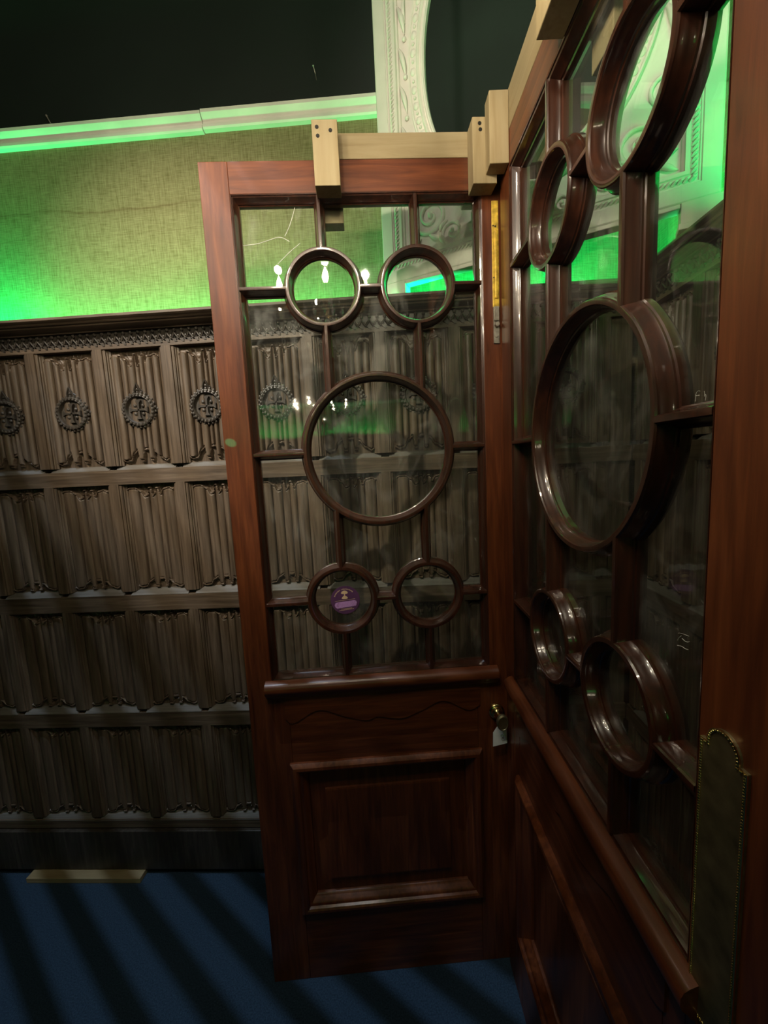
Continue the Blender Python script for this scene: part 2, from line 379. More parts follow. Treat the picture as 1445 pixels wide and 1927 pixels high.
def medallion_mesh():
    mb = MB(); R = .056
    mb.lathe([(R*.98, .012), (R, .004), (R*.97, -.004), (R*.80, -.006), (R*.74, -.002), (R*.72, .004), (.0, .004)], axis='y', seg=36)
    for i in range(26):
        a = 2*pi*i/26; mb.sphere((R*.89*cos(a), -.005, R*.89*sin(a)), .0052, 6, 4, (1, .8, 1))
    for i in range(26):
        a = 2*pi*(i+.5)/26; mb.sphere((R*1.02*cos(a), .002, R*1.02*sin(a)), .0048, 6, 4)
    for a in (0, pi/2, pi, 3*pi/2):      # cross with flared ends
        ca, sa = cos(a), sin(a)
        pts = [(.003, -.0025), (.022, -.0035), (.031, -.009), (.031, .009), (.022, .0035), (.003, .0025)]
        mb.prism([(p*ca - q*sa, p*sa + q*ca) for p, q in pts], -.003, .006)
    for a in (pi/4, 3*pi/4, 5*pi/4, 7*pi/4):
        mb.sphere((.019*cos(a), .001, .019*sin(a)), .006, 8, 5, (1, .6, 1))
    mb.tube([(-.010, .004, R*1.02), (-.008, 0, R*1.22), (0, -.001, R*1.55), (.008, 0, R*1.22), (.010, .004, R*1.02)], [.004, .0035, .0025, .0035, .004], 6)
    mb.sphere((-R*1.12, .006, .002), .006, 6, 4); mb.sphere((R*1.12, .006, .002), .006, 6, 4); mb.sphere((0, .004, R*1.2), .005, 6, 4)
    mb.tube([(-.022, .006, R*1.0), (-.014, .003, R*1.14), (0, .003, R*1.18), (.014, .003, R*1.14), (.022, .006, R*1.0)], .003, 6)
    m = mb.mesh('medallion', 40); m.materials.append(OAKBLACK); return m
med_mesh = medallion_mesh()
def muntin_mesh(z0, z1):
    g = (PITCH - PW) / 2; c = .0165
    pr = [(-g - .004, .026), (-g - .004, .018), (-g + .001, .015), (-g + .003, .011), (-g + .006, .010), (-g + .007, .006), (-g + .010, .004), (-c, .004), (-c + .001, 0),
          (c - .001, 0), (c, .004), (g - .010, .004), (g - .007, .006), (g - .006, .010), (g - .003, .011), (g - .001, .015), (g + .004, .018), (g + .004, .026)]
    mb = MB().loft([[(x, y, z0) for x, y in pr], [(x, y, z1) for x, y in pr]])
    m = mb.mesh('muntin', 25); m.materials.append(OAK); return m
muntins = [muntin_mesh(a - .001, b + .001) for a, b in ROWS]
def ledge_mesh(z0):
    h = PW / 2 + .018
    mb = MB().loft([[(x, y, z) for y, z in ((-.001, z0 - .014), (.0005, z0 - .012), (.024, z0 + .006), (.026, z0 - .016))] for x in (-h, h)])
    # taper the ends like a splayed mason's mitre
    m = mb.mesh('splayed_ledge'); m.materials.append(LEDGEOAK); return m
ledges = [ledge_mesh(a) for a, b in ROWS]
def frieze_mesh(x0, x1):
    mb = MB(); n = int((x1 - x0) / .0245)
    mb.box(x0, x1, .004, .012, 1.958, 2.004)
    for i in range(n):
        x = x0 + .0245 * (i + .5)
        mb.tube([(x - .0115, .0, 1.967), (x - .004, -.003, 1.978), (x, -.004, 1.986), (x + .004, -.003, 1.978), (x + .0115, .0, 1.967)], .0032, 5)
        mb.sphere((x, -.001, 1.994), .0056, 7, 5); mb.sphere((x + .012, .0, 1.976), .0045, 6, 4)
        mb.prism([(x - .011, 1.968), (x - .001, 1.957), (x + .006, 1.957), (x + .003, 1.968)], -.002, .006)
    return mb
CORN = [(.112, 2.037), (-.056, 2.037), (-.060, 2.034), (-.060, 2.028), (-.056, 2.024), (-.050, 2.022), (-.046, 2.017), (-.040, 2.0165), (-.037, 2.012), (-.030, 2.009), (-.016, 2.006), (-.010, 2.004), (-.008, 2.001), (.0, 2.000), (.112, 2.000)]
def panelling(name, loc, rz, x0, x1, centres, narrow, label, minz=.022, cornice=None):
    t = empty(name, loc, rz); tag(t, label, 'wall panelling')
    part('backing_board', MB().box(x0, x1, .030, .060, minz, 2.0), OAKBLACK, t)
    zs = [(minz + .168, .226), (.606, .662), (1.050, 1.108), (1.500, 1.551), (1.947, 1.962)]
    for a, b in zs: part('rail', MB().box(x0, x1, 0, .030, a, b), OAK_X, t, bevel=.0012)
    part('skirting', MB().box(x0, x1, -.012, .030, minz, .186), OAKBLACK, t, bevel=.003)
    c0, c1 = cornice or (x0, x1)
    part('cornice', extrude_x(CORN, c0, c1), OAK_X, t, smooth=30)
    part('carved_frieze', frieze_mesh(x0, x1 - .004), OAKBLACK, t, smooth=40)
    for k, (a, b) in enumerate(ROWS):
        for c in centres:
            p = link('linenfold_panel', panel_mesh[k], OAK, t, (c, 0, 0))
            link('splayed_ledge', ledges[k], OAK, t, (c, 0, 0) if k else (c, .004, -.002))
            if k == 0: link('medallion', med_mesh, OAKBLACK, p, (0, .006, 1.748))
        for c in centres: link('muntin', muntins[k], OAK, t, (c - PITCH / 2, 0, 0))
        link('muntin', muntins[k], OAK, t, (centres[-1] + PITCH / 2, 0, 0))
        for (a0, a1) in narrow: part('plain_panel', MB().box(a0, a1, .012, .030, a - .015, b), OAK, t)
    return t
cs = [-.0320 + PITCH * i for i in range(-6, 6)]
panelling('wood_panelling', W0, WA, -1.62, RS - .001, cs, [(cs[-1] + PITCH/2 + .012, RS - .001), (-1.62, cs[0] - PITCH/2 - .012)], 'long carved dark oak linenfold panelling behind the facing glazed door', cornice=(-1.62, RS - .062))
cr = [.150 + PITCH * i for i in range(0, 6)]
panelling('wood_panelling', WP(RS, 0, 0), WA - pi/2, .001, 1.56, cr, [(.001, .022)], 'return of dark linenfold panelling seen edge-on through the right door', cornice=(-.11, 1.56))
# plank under the skirting
pl = part('floor_plank', MB().box(-.895, -.445, -.045, .16, 0.001, .020), PINE_X, bevel=.001, loc=W0, rot=(0, 0, WA))
tag(pl, 'short pale pine plank on blue carpet poking out under the panelling', 'plank')

# ------------------------------------------------------------------ the two glazed doors
OW, ZT, ZS, ZU, ZM, ZL = .6027, 2.1786, .9517, 1.9671, 1.5646, 1.1674
SL, SR, DH, TH = .068, .092, 2.25, .045
CX, BX = OW/2 + .0224, .1171
R1, R2 = .0885, .1900
HALF = [(0.0, 0.0), (.0036, .0004), (.0050, .0030), (.0050, .0050), (.0062, .0075), (.0074, .0130), (.0090, .0185), (.0106, .0210), (.0106, .0238), (.0128, .0252), (.0128, .0300)]
PROF = [(-x, y) for x, y in HALF[:0:-1]] + HALF + [(.0128, .0350), (.0100, .0400), (.0060, .0445), (-.0060, .0445), (-.0100, .0400), (-.0128, .0350)]
def bar_v(x, z0, z1): return MB().loft([[(x + w, y, z) for w, y in PROF] for z in (z0, z1)])
def bar_h(z, x0, x1): return MB().loft([[(x, y, z + w) for w, y in PROF] for x in (x0, x1)])
def ring(cx, cz, r, seg): return MB().loft([[(cx + (r + w)*cos(2*pi*i/seg), y, cz + (r + w)*sin(2*pi*i/seg)) for w, y in PROF] for i in range(seg)], closed_path=True)
CIRC = [(CX - BX, ZU, R1), (CX + BX, ZU, R1), (CX, ZM, R2), (CX - BX, ZL, R1), (CX + BX, ZL, R1)]
def pane_poly(x0, x1, z0, z1):
    """rectangle with its corners bitten out by the circles"""
    cor = [(x0, z0), (x1, z0), (x1, z1), (x0, z1)]
    def inside(p):
        for c in CIRC:
            if (p[0]-c[0])**2 + (p[1]-c[1])**2 < c[2]**2: return c
        return None
    ins = [inside(p) for p in cor]; out = []
    n = 4; start = next(i for i in range(4) if ins[i] is None) if any(i is None for i in ins) else None
    def cross(p, q, c):      # crossing of edge p->q with circle
        dx, dz = q[0]-p[0], q[1]-p[1]; fx, fz = p[0]-c[0], p[1]-c[1]
        A = dx*dx + dz*dz; B = 2*(fx*dx + fz*dz); Cc = fx*fx + fz*fz - c[2]**2; D = sqrt(max(0, B*B - 4*A*Cc))
        return [(p[0] + t*dx, p[1] + t*dz) for t in ((-B - D)/(2*A), (-B + D)/(2*A))]
    def arc(c, p, q):
        a0 = atan2(p[1]-c[1], p[0]-c[0]); a1 = atan2(q[1]-c[1], q[0]-c[0])
        d = a1 - a0
        while d > pi: d -= 2*pi
        while d < -pi: d += 2*pi
        k = max(3, int(abs(d) / .09)); return [(c[0] + c[2]*cos(a0 + d*i/k), c[1] + c[2]*sin(a0 + d*i/k)) for i in range(k + 1)]
    if start is None:      # walk from a crossing: begin with corner 0 group
        start = 0
        while ins[start-1] is ins[start]: start += 1
    i = start; cnt = 0
    while cnt < 4:
        c = ins[i % 4]
        if c is None: out.append(cor[i % 4]); i += 1; cnt += 1; continue
        j = i
        while ins[(j+1) % 4] is c and j - i < 3: j += 1
        pin = cross(cor[(i-1) % 4], cor[i % 4], c)[0]; pout = cross(cor[j % 4], cor[(j+1) % 4], c)[1]
        out += arc(c, pin, pout); cnt += j - i + 1; i = j + 1
    return out
def catmull(P, k=8):
    Q = [P[0]] + P + [P[-1]]; o = []
    for i in range(1, len(Q) - 2):
        a, b, c, d = Q[i-1], Q[i], Q[i+1], Q[i+2]
        for j in range(k):
            t = j / k
            o.append(tuple(.5*((2*b[m]) + (-a[m]+c[m])*t + (2*a[m]-5*b[m]+4*c[m]-d[m])*t*t + (-a[m]+3*b[m]-3*c[m]+d[m])*t**3) for m in range(2)))
    o.append(P[-1]); return o
X = lambda x: x + OW/2           # photo-measured x of the facing door -> door coordinate
def build_door():
    t = empty('glazed_door', (0, 0, 0))
    PL, PR = X(-.262), X(.266)
    part('stile', MB().box(-SL, 0, 0, TH, 0, DH).box(-.001, PL, .0003, TH, .0, .925), MAHOG, t, bevel=.0016)
    part('stile', MB().box(OW, OW + SR, 0, TH, 0, DH).box(PR, OW + .001, .0003, TH, .0, .925), MAHOG, t, bevel=.0016)
    part('top_rail', MB().box(.0004, OW - .0004, 0, TH, ZT, DH), MAHOG_X, t, bevel=.0012)
    part('lock_rail', MB().box(PL + .0004, PR - .0004, .0005, TH, .700, .9245).box(.0004, OW-.0004, .001, TH, .9248, ZS - .001), MAHOG_X, t, bevel=.0012)
    part('bottom_rail', MB().box(PL + .0004, PR - .0004, .0005, TH, 0, .238), MAHOG_X, t, bevel=.0012)
    st = [(0, .0), (.0022, .0010), (.0022, .0035), (.0050, .0050), (.0066, .0100), (.0090, .0165), (.0115, .0205), (.0115, .0235), (.0140, .0252), (.0140, .0300), (.0140, .0360), (.0080, .0445), (0, .0445)]
    part('sash_moulding', MB().sweep_rect(0, OW, ZS, ZT, st), BARWOOD, t, smooth=28)
    for cx, cz, r in CIRC: part('glazing_ring', ring(cx, cz, r, 96 if r > .1 else 64), BARWOOD, t, smooth=28)
    q = sqrt(R2**2 - BX**2)
    for x in (CX - BX, CX + BX):
        for z0, z1 in ((ZU + R1, ZT - .004), (ZM + q + .002, ZU - R1), (ZL + R1, ZM - q - .002), (ZS + .004, ZL - R1)):
            part('glazing_bar', bar_v(x, z0, z1), BARWOOD, t, smooth=28)
    for z in (ZU, ZL):
        for x0, x1 in ((.003, CX - BX - R1), (CX - BX + R1, CX + BX - R1), (CX + BX + R1, OW - .003)): part('glazing_bar', bar_h(z, x0, x1), BARWOOD, t, smooth=28)
    for x0, x1 in ((.003, CX - R2), (CX + R2, OW - .003)): part('glazing_bar', bar_h(ZM, x0, x1), BARWOOD, t, smooth=28)
    e = .006
    for x0, x1 in ((e, CX - BX), (CX - BX, CX + BX), (CX + BX, OW - e)):
        for z0, z1 in ((ZU, ZT - e), (ZM, ZU), (ZL, ZM), (ZS + e, ZL)):
            part('glass_pane', MB().prism(pane_poly(x0, x1, z0, z1), .0300, .0330), GLASS, t)
    for cx, cz, r in CIRC:
        part('glass_pane', MB().prism([(cx + r*cos(2*pi*i/48), cz + r*sin(2*pi*i/48)) for i in range(48)], .0300, .0330), GLASS, t)
    # projecting sill moulding below the glass
    sp = [(0, .9560), (-.004, .9555), (-.012, .9520), (-.019, .9470), (-.0225, .9400), (-.0225, .9300), (-.020, .9240), (-.014, .9190), (-.010, .9130), (-.006, .9120), (-.004, .9060), (0, .9050)]
    R = []
    for x, k in ((X(-.318), 0), (X(-.298), 1), (X(.302), 1), (X(.322), 0)): R.append([(x, y if k else y*.05, z) for y, z in sp])
    R = [[(X(-.318) + (0 if y > -.001 else 0) , y, z) for y, z in sp], [(X(.322), y, z) for y, z in sp]]
    part('sill_moulding', MB().loft(R), MAHOG_X, t, smooth=32, bevel=0)
    # shaped apron
    cur = catmull([(-.272, .842), (-.248, .829), (-.180, .862), (-.105, .836), (-.049, .822), (-.019, .830), (.018, .823), (.055, .820), (.110, .840), (.169, .862), (.237, .829), (.272, .842)])
    mb = MB(); pts = [(X(x), z) for x, z in cur]
    mb.loft([[(x, -.0028, z), (x, -.0028, .908), (x, .001, .908), (x, .001, z)] for x, z in pts])
    part('shaped_apron', mb, MAHOG_X, t)
    # fielded lower panel with bolection moulding
    bo = [(-.008, .001), (-.008, -.006), (-.004, -.010), (.002, -.0145), (.010, -.0150), (.015, -.0120), (.018, -.0060), (.021, -.0050), (.026, .0000), (.031, .0090), (.037, .0130), (.039, .0190), (.039, .024), (-.008, .024)]
    part('bolection_moulding', MB().sweep_rect(X(-.262), X(.266), .236, .701, bo), MAHOG, t, smooth=32)
    a0, a1, b0, b1 = X(-.24), X(.244), .25, .69
    i0, i1, j0, j1 = X(-.180), X(.180), .318, .612
    mb = MB()
    def rr(x0, x1, z0, z1, y): return [(x0, y, z0), (x1, y, z0), (x1, y, z1), (x0, y, z1)]
    mb.loft([rr(a0, a1, b0, b1, .032), rr(a0, a1, b0, b1, .022), rr(i0 - .012, i1 + .012, j0 - .012, j1 + .012, .017), rr(i0, i1, j0, j1, .016), rr(i0 + .001, i1 - .001, j0 + .001, j1 - .001, .0105), rr(i0 + .006, i1 - .006, j0 + .006, j1 - .006, .0095)])
    part('fielded_panel', mb, MAHOG, t)
    for z in (2.0595, 1.150, .215):
        h = MB().lathe([(.0001, -.052), (.005, -.049), (.0065, -.046), (.0065, .046), (.005, .049), (.0001, .052)], c=(-SL - .004, TH + .003, z), seg=12)
        h.box(-SL - .003, -SL + .0005, .012, TH + .003, z - .050, z + .050)
        part('hinge', h, IRON, t, smooth=40)
    return t
def copy_tree(o, parent=None):
    c = o.copy(); COL.objects.link(c); c.parent = parent
    for ch in [x for x in o.children]: copy_tree(ch, c)
    return c
door = build_door()
door2 = copy_tree(door)
door.location = (-OW/2, 0, 0)
door2.location = (.3415, -.0787, 0); door2.rotation_euler = (0, 0, -1.6172)
tag(door, 'dark mahogany glazed door with ringed panes, seen square-on, purple sticker on glass', 'door', 'pair of glazed mahogany doors')
tag(door2, 'mahogany glazed door with brass finger plate, seen at a steep angle on the right', 'door', 'pair of glazed mahogany doors')

# --- furniture of the facing door
kx, kz = X(.318), .818
mb = MB().lathe([(.0225, .0005), (.0225, -.003), (.0205, -.006), (.0165, -.008), (.0155, -.012), (.011, -.015), (.0085, -.022), (.0075, -.034), (.0085, -.042)], axis='y', c=(kx, 0, kz), seg=32)
kb = part('door_knob', mb, BRASS, door, smooth=40, label='brass knob on a round rose')
mb = MB().lathe([(.0085, -.040), (.012, -.043), (.0185, -.047), (.0200, -.052), (.0195, -.056), (.0165, -.0585), (.0160, -.0570), (.0, -.0565)], axis='y', c=(0, 0, 0), seg=32)
mb.v = [(kx + x * .82, y, kz + z * 1.15) for x, y, z in mb.v]
part('knob_grip', mb, OLDBRASS, kb, smooth=40)
bx0, bx1 = X(.326), X(.3425)
fb = part('flush_bolt', MB().box(bx0, bx1, -.003, .001, 1.905, 2.152), YELLOW, door, bevel=.001, label='worn yellow brass flush bolt plate')
mb = MB()
for z in (2.093, 1.978, 1.930): mb.lathe([(.0022, .0), (.0022, -.0036), (.0, -.0038)], axis='y', c=((bx0+bx1)/2, 0, z), seg=10)
for z in (2.095, 1.975): mb.lathe([(.0018, .0), (.0018, -.0036), (.0, -.0038)], axis='y', c=(bx0 + .003, 0, z), seg=10)
part('screw', mb, DARKHOLE, fb)
part('bolt_rod', MB().box(bx0 + .005, bx1 - .004, -.0065, -.002, 1.925, 2.085), YELLOW, fb, bevel=.0015)
mb = MB().box(bx0 + .001, bx1 - .0015, -.004, .001, 1.818, 1.906).lathe([(.0065, -.003), (.0065, -.009), (.005, -.0115), (.0, -.012)], axis='y', c=((bx0+bx1)/2, 0, 1.862), seg=16)
mb.lathe([(.006, -.003), (.006, -.0055), (.0, -.006)], axis='y', c=((bx0+bx1)/2 - .001, 0, 1.838), seg=14).box(bx0 + .003, bx1 - .003, -.008, -.003, 1.872, 1.905)
part('bolt_slide', mb, STEEL, fb, smooth=35, label='grey steel bolt slide')
# round purple sticker on the lower left ring pane
sx, sz, sr, sy = X(-.090), 1.1605, .0400, .0298
def disc(r, y0, y1, seg=48, cx=0, cz=0): return MB().prism([(cx + r*cos(2*pi*i/seg), cz + r*sin(2*pi*i/seg)) for i in range(seg)], y0, y1)
stk = part('sticker', disc(sr, sy - .0004, sy, cx=sx, cz=sz), PURPLE, door, label='round purple sticker with cream tree and lilac name band')
k = sr / 545.0                     # sticker print, in units of the artwork
T = lambda u, v: (sx + (u - 665) * k, sz - (v - 740) * k)
mb = MB()
yy0, yy1 = sy - .0008, sy - .0004
def blob(pts): mb.prism([T(*p) for p in pts], yy0, yy1)
# tree emblem
blob([(515, 470), (540, 420), (590, 390), (650, 378), (710, 390), (755, 420), (775, 470), (740, 500), (690, 505), (600, 505), (545, 500)])
blob([(630, 500), (670, 500), (668, 560), (690, 600), (610, 600), (632, 560)])
blob([(600, 590), (700, 590), (750, 630), (765, 680), (700, 700), (600, 700), (535, 680), (555, 630)])
# curved lettering, worn beyond reading, as small strokes on an arc
for i in range(22):
    a = radians(205 - i * 5.6) if False else radians(158 - i * 5.3)
    r0, r1 = 395 + 6 * ((i * 7) % 3), 440 - 5 * ((i * 5) % 3)
    if i in (9,): continue
    c0, c1 = a - .030, a + .026
    blob([(660 + r0*cos(c0), 735 - r0*sin(c0)), (660 + r0*cos(c1), 735 - r0*sin(c1)), (660 + r1*cos(c1 - .008), 735 - r1*sin(c1 - .008)), (660 + r1*cos(c0 + .006), 735 - r1*sin(c0 + .006))])
for i in range(17): blob([(275 + i*45, 772 - i*4), (310 + i*45, 769 - i*4), (310 + i*45, 780 - i*4), (275 + i*45, 783 - i*4)])
for i in range(10): blob([(490 + i*42, 1082 - i*3), (524 + i*42, 1080 - i*3), (524 + i*42, 1096 - i*3), (490 + i*42, 1098 - i*3)])
for i in range(14): blob([(420 + i*40, 1140 - i*4), (452 + i*40, 1137 - i*4), (452 + i*40, 1152 - i*4), (420 + i*40, 1156 - i*4)])
part('sticker_print', mb, CREAM, stk)
mb = MB(); blob([(300, 830), (1010, 765), (1075, 800), (1095, 870), (1060, 985), (350, 1060), (290, 1020), (255, 930)]); part('name_band', mb, LILAC, stk)
mb = MB(); yy0, yy1 = sy - .0011, sy - .0008
cpts = [(420, 850), (385, 870), (370, 930), (380, 985), (415, 1005)]
for p, q in zip(cpts, cpts[1:]): blob([(p[0] - 9, p[1]), (p[0] + 9, p[1] + 4), (q[0] + 9, q[1] + 4), (q[0] - 9, q[1])])
part('sticker_initial', mb, PURPLE, stk)
# hairline cracks in the top left pane
def hairline(parent, lines, y, w, mat, name):
    for L in lines:
        m = MB().tube([(u, y, z) for u, z in catmull(L, 5)], w, 5); part(name, m, mat, parent)
hairline(door, [[(.0109, 2.0792), (.0502, 2.0832), (.0835, 2.0923), (.1073, 2.0967), (.1288, 2.0864)], [(.1179, 2.0989), (.1315, 2.1231), (.1427, 2.1508), (.1495, 2.1725)], [(.096, 2.0351), (.1269, 2.0617), (.1546, 2.0821)]], .0299, .0007, CHALK, 'glass_crack')
# --- furniture of the right door: finger plate, chalk marks
u0, u1, p0, p1 = .6095, .6635, .918, 1.2375
um = (u0 + u1) / 2; ra = .0185
def plate_poly(o):
    P = [(u0 - o, p0 - o), (u1 + o, p0 - o), (u1 + o, p1 + o)]
    P += [(um + ra + o, p1 + o)] + [(um + (ra + o)*cos(pi*i/16), p1 + .004 + (ra + o)*sin(pi*i/16)) for i in range(0, 17)] + [(um - ra - o, p1 + o), (u0 - o, p1 + o)]
    return P
fp = part('finger_plate', MB().prism(plate_poly(0), -.0035, .0005), OLDBRASS, door2, label='tall tarnished brass finger plate with arched top')
bd = MB(); pl_ = plate_poly(-.0022)
for i in range(len(pl_)):
    a, b = Vector(pl_[i]), Vector(pl_[(i+1) % len(pl_)]); n = max(1, int((b - a).length / .0030))
    for j in range(n):
        p = a + (b - a) * (j / n); bd.sphere((p[0], -.0038, p[1]), .0017, 5, 3)
part('beaded_edge', bd, BRASS, fp, smooth=60)
part('plate_rim', MB().tube([(p[0], -.0036, p[1]) for p in plate_poly(-.0004)], .0010, 5, closed=True), BRASS, fp)
hairline(door2, [[(.5396, 1.5805), (.5401, 1.5848), (.54, 1.5877), (.5413, 1.5903), (.5437, 1.5911), (.5458, 1.5904)], [(.5401, 1.5864), (.5423, 1.5863), (.5452, 1.5863)], [(.5517, 1.5894), (.5524, 1.5865), (.5522, 1.5838)], [(.5524, 1.5865), (.5541, 1.5844), (.5534, 1.5794)]], .0299, .00028, CHALK, 'chalk_mark')
hairline(door2, [[(.5284, 1.3097), (.5317, 1.3113), (.5382, 1.3125), (.5451, 1.3134)], [(.5274, 1.3003), (.5297, 1.3043), (.5333, 1.3085)], [(.5348, 1.3063), (.5396, 1.3048), (.5442, 1.3058), (.5463, 1.3073)], [(.5278, 1.2941), (.5325, 1.2956), (.5368, 1.2962), (.5401, 1.2959), (.5451, 1.2969)]], .0299, .00032, CHALK, 'chalk_mark')

# white card tag hanging on the knob
tg = empty('paper_tag', (.318, -.030, .800)); tag(tg, 'small white card tag hanging from the brass door knob', 'tag')
mb = MB().prism([(-.020, -.068), (.020, -.061), (.019, -.020), (.010, -.008), (-.008, -.010), (-.019, -.026)], 0, .0005)
part('card', mb, PAPER, tg)
part('string', MB().tube([(0, .0003, -.012), (-.002, -.001, .004), (0, 0, .024), (.003, .001, .006), (.001, .0003, -.012)], .0006, 5), PAPER, tg)
mk = MB()
for cx, cz in ((.008, -.046), (.006, -.037)): mk.tube([(cx + .0035*cos(i*pi/6), -.0003, cz + .0042*sin(i*pi/6)) for i in range(12)], .0004, 4, closed=True)
part('pencil_number', mk, INK, tg)

# ------------------------------------------------------------------ pine braces clamping the door tops
def screws(parent, pts, y, axis='y'):
    for x, z in pts: part('screw', MB().lathe([(.0042, .0004), (.0042, -.0006), (.0, -.0003)], axis='y', c=(x, y, z), seg=12), DARKHOLE, parent)
br = empty('timber_brace', (0, 0, 2.25)); tag(br, 'pale pine batten with screwed blocks gripping the facing door top', 'timber brace', 'pine braces on the door tops')
Z = 2.25
part('batten', MB().box(-.088, .330, .0, .043, .001, .057), PINE_X, br, bevel=.0012)
fbk = part('front_block', MB().box(-.0955, -.0375, -.046, -.0005, 2.165 - Z, 2.302 - Z), PINE, br, bevel=.0015)
screws(fbk, [(-.0835, 2.286 - Z), (-.0535, 2.279 - Z), (-.0825, 2.268 - Z)], -.0462)
fbk = part('front_block', MB().box(.270, .326, -.046, -.0005, 2.164 - Z, 2.304 - Z), PINE, br, bevel=.0015)
screws(fbk, [(.2885, 2.277 - Z), (.2870, 2.290 - Z)], -.0462)
part('rear_block', MB().box(-.086, -.036, .0455, .083, 2.135 - Z, 2.306 - Z), PINE, br, bevel=.0015)
part('rear_block', MB().box(.272, .326, .0455, .083, 2.180 - Z, 2.306 - Z), PINE, br, bevel=.0015)
br2 = empty('timber_brace', (.3415, -.0787, 2.25), -1.6172); tag(br2, 'pale pine batten with blocks running along the angled right door top', 'timber brace', 'pine braces on the door tops')
part('batten', MB().box(-.030, .66, .0, .043, .001, .083), PINE_X, br2, bevel=.0012)
part('front_block', MB().box(-.0315, .006, -.0435, -.0005, 2.181 - Z, 2.328 - Z), PINE, br2, bevel=.0015)
part('front_block', MB().box(.276, .335, -.0435, -.0005, 2.175 - Z, 2.328 - Z), PINE, br2, bevel=.0015)
part('rear_block', MB().box(-.064, -.007, .0455, .090, 2.188 - Z, 2.330 - Z), PINE, br2, bevel=.0015)
part('rear_block', MB().box(.274, .335, .0455, .090, 2.122 - Z, 2.330 - Z), PINE, br2, bevel=.0015)

# ------------------------------------------------------------------ tall white carved frame standing across the corner
FA = radians(-30.5); F0 = Vector((.0989, .3187, 0))
fr = empty('carved_frame', (F0.x, F0.y, 2.037), FA); tag(fr, 'tall white carved frame with oval opening standing across the corner on the ledge', 'frame')
Z = 2.037
L0, L1 = -.020, .834; LC = (L0 + L1) / 2
B0, B1 = 2.097 - Z, 3.235 - Z; ZC = 2.665 - Z; EA, EB = .270, .375; OA, OB = .322, .425
def ell(a, b, t): 
    e = 2 / 2.15
    c, s = cos(t), sin(t)
    return (LC + a * math.copysign(abs(c)**e, c), ZC + b * math.copysign(abs(s)**e, s))
# ground plate with oval hole
n = 96; inner = [ell(EA + .008, EB + .008, 2*pi*i/n) for i in range(n)]
def rectpt(t):
    c, s = cos(t), sin(t); hx, hz = (L1 - L0)/2 - .01, (B1 - B0)/2 - .01
    m = min(hx/abs(c) if abs(c) > 1e-6 else 9, hz/abs(s) if abs(s) > 1e-6 else 9); return (LC + m*c, (B0 + B1)/2 + m*s)
outer = [rectpt(atan2(p[1] - (B0+B1)/2, p[0] - LC)) for p in inner]
mb = MB().loft([[(inner[i][0], .012, inner[i][1]), (outer[i][0], .012, outer[i][1]), (outer[i][0], .034, outer[i][1]), (inner[i][0], .034, inner[i][1])] for i in range(n)], closed_path=True)
part('spandrel_panel', mb, WHITE, fr)
op = [(0, 0), (0, -.004), (.003, -.006), (.036, -.006), (.038, -.003), (.041, -.003), (.042, .0), (.058, .0), (.060, -.004), (.068, -.004), (.070, .004), (.074, .006), (.076, .012), (.076, .030), (0, .036)]
part('outer_moulding', MB().sweep_rect(L0, L1, B0, B1, op), WHITE, fr, smooth=30)
ip = [(.0, .014), (.0, .002), (.004, -.003), (.008, -.003), (.010, .001), (.014, .002), (.016, -.002), (.020, -.005), (.024, -.002), (.026, .003), (.044, .004), (.047, .0), (.051, .0), (.053, .006), (.053, .014)]
mb = MB().loft([[(ell(EA + i_, EB + i_, 2*pi*i/n)[0], y, ell(EA + i_, EB + i_, 2*pi*i/n)[1]) for i_, y in ip] for i in range(n)], closed_path=True)
part('oval_moulding', mb, WHITE, fr, smooth=30)
bk = MB().prism([ell(EA + .006, EB + .006, 2*pi*i/n) for i in range(n)], .016, .024)
part('backing_board', bk, BOARD, fr, label='dark painted board filling the oval')
# leaf-and-egg run round the oval
mb = MB(); m_ = 62
for i in range(m_):
    t = 2*pi*i/m_; p = ell(EA + .035, EB + .035, t); q = ell(EA + .035, EB + .035, t + .02)
    mb.sphere((p[0], .003, p[1]), .0095, 8, 5, (1, .55, 1.15)); r = ell(EA + .035, EB + .035, t + pi/m_)
    mb.sphere((r[0], .002, r[1]), .0045, 6, 4)
part('egg_run', mb, WHITE, fr, smooth=60)
# twisted rope and bead runs on the outer moulding
mb = MB()
for x in (L0 + .050, L1 - .050):
    k = 0; z = B0 + .055
    while z < B1 - .05:
        mb.tube([(x - .005, .001, z - .006), (x, -.0045, z), (x + .005, .001, z + .006)], .0036, 5); z += .0115
for z in (B0 + .050, B1 - .050):
    x = L0 + .055
    while x < L1 - .05:
        mb.tube([(x - .006, .001, z - .005), (x, -.0045, z), (x + .006, .001, z + .005)], .0036, 5); x += .0115
part('rope_run', mb, WHITE, fr, smooth=60)
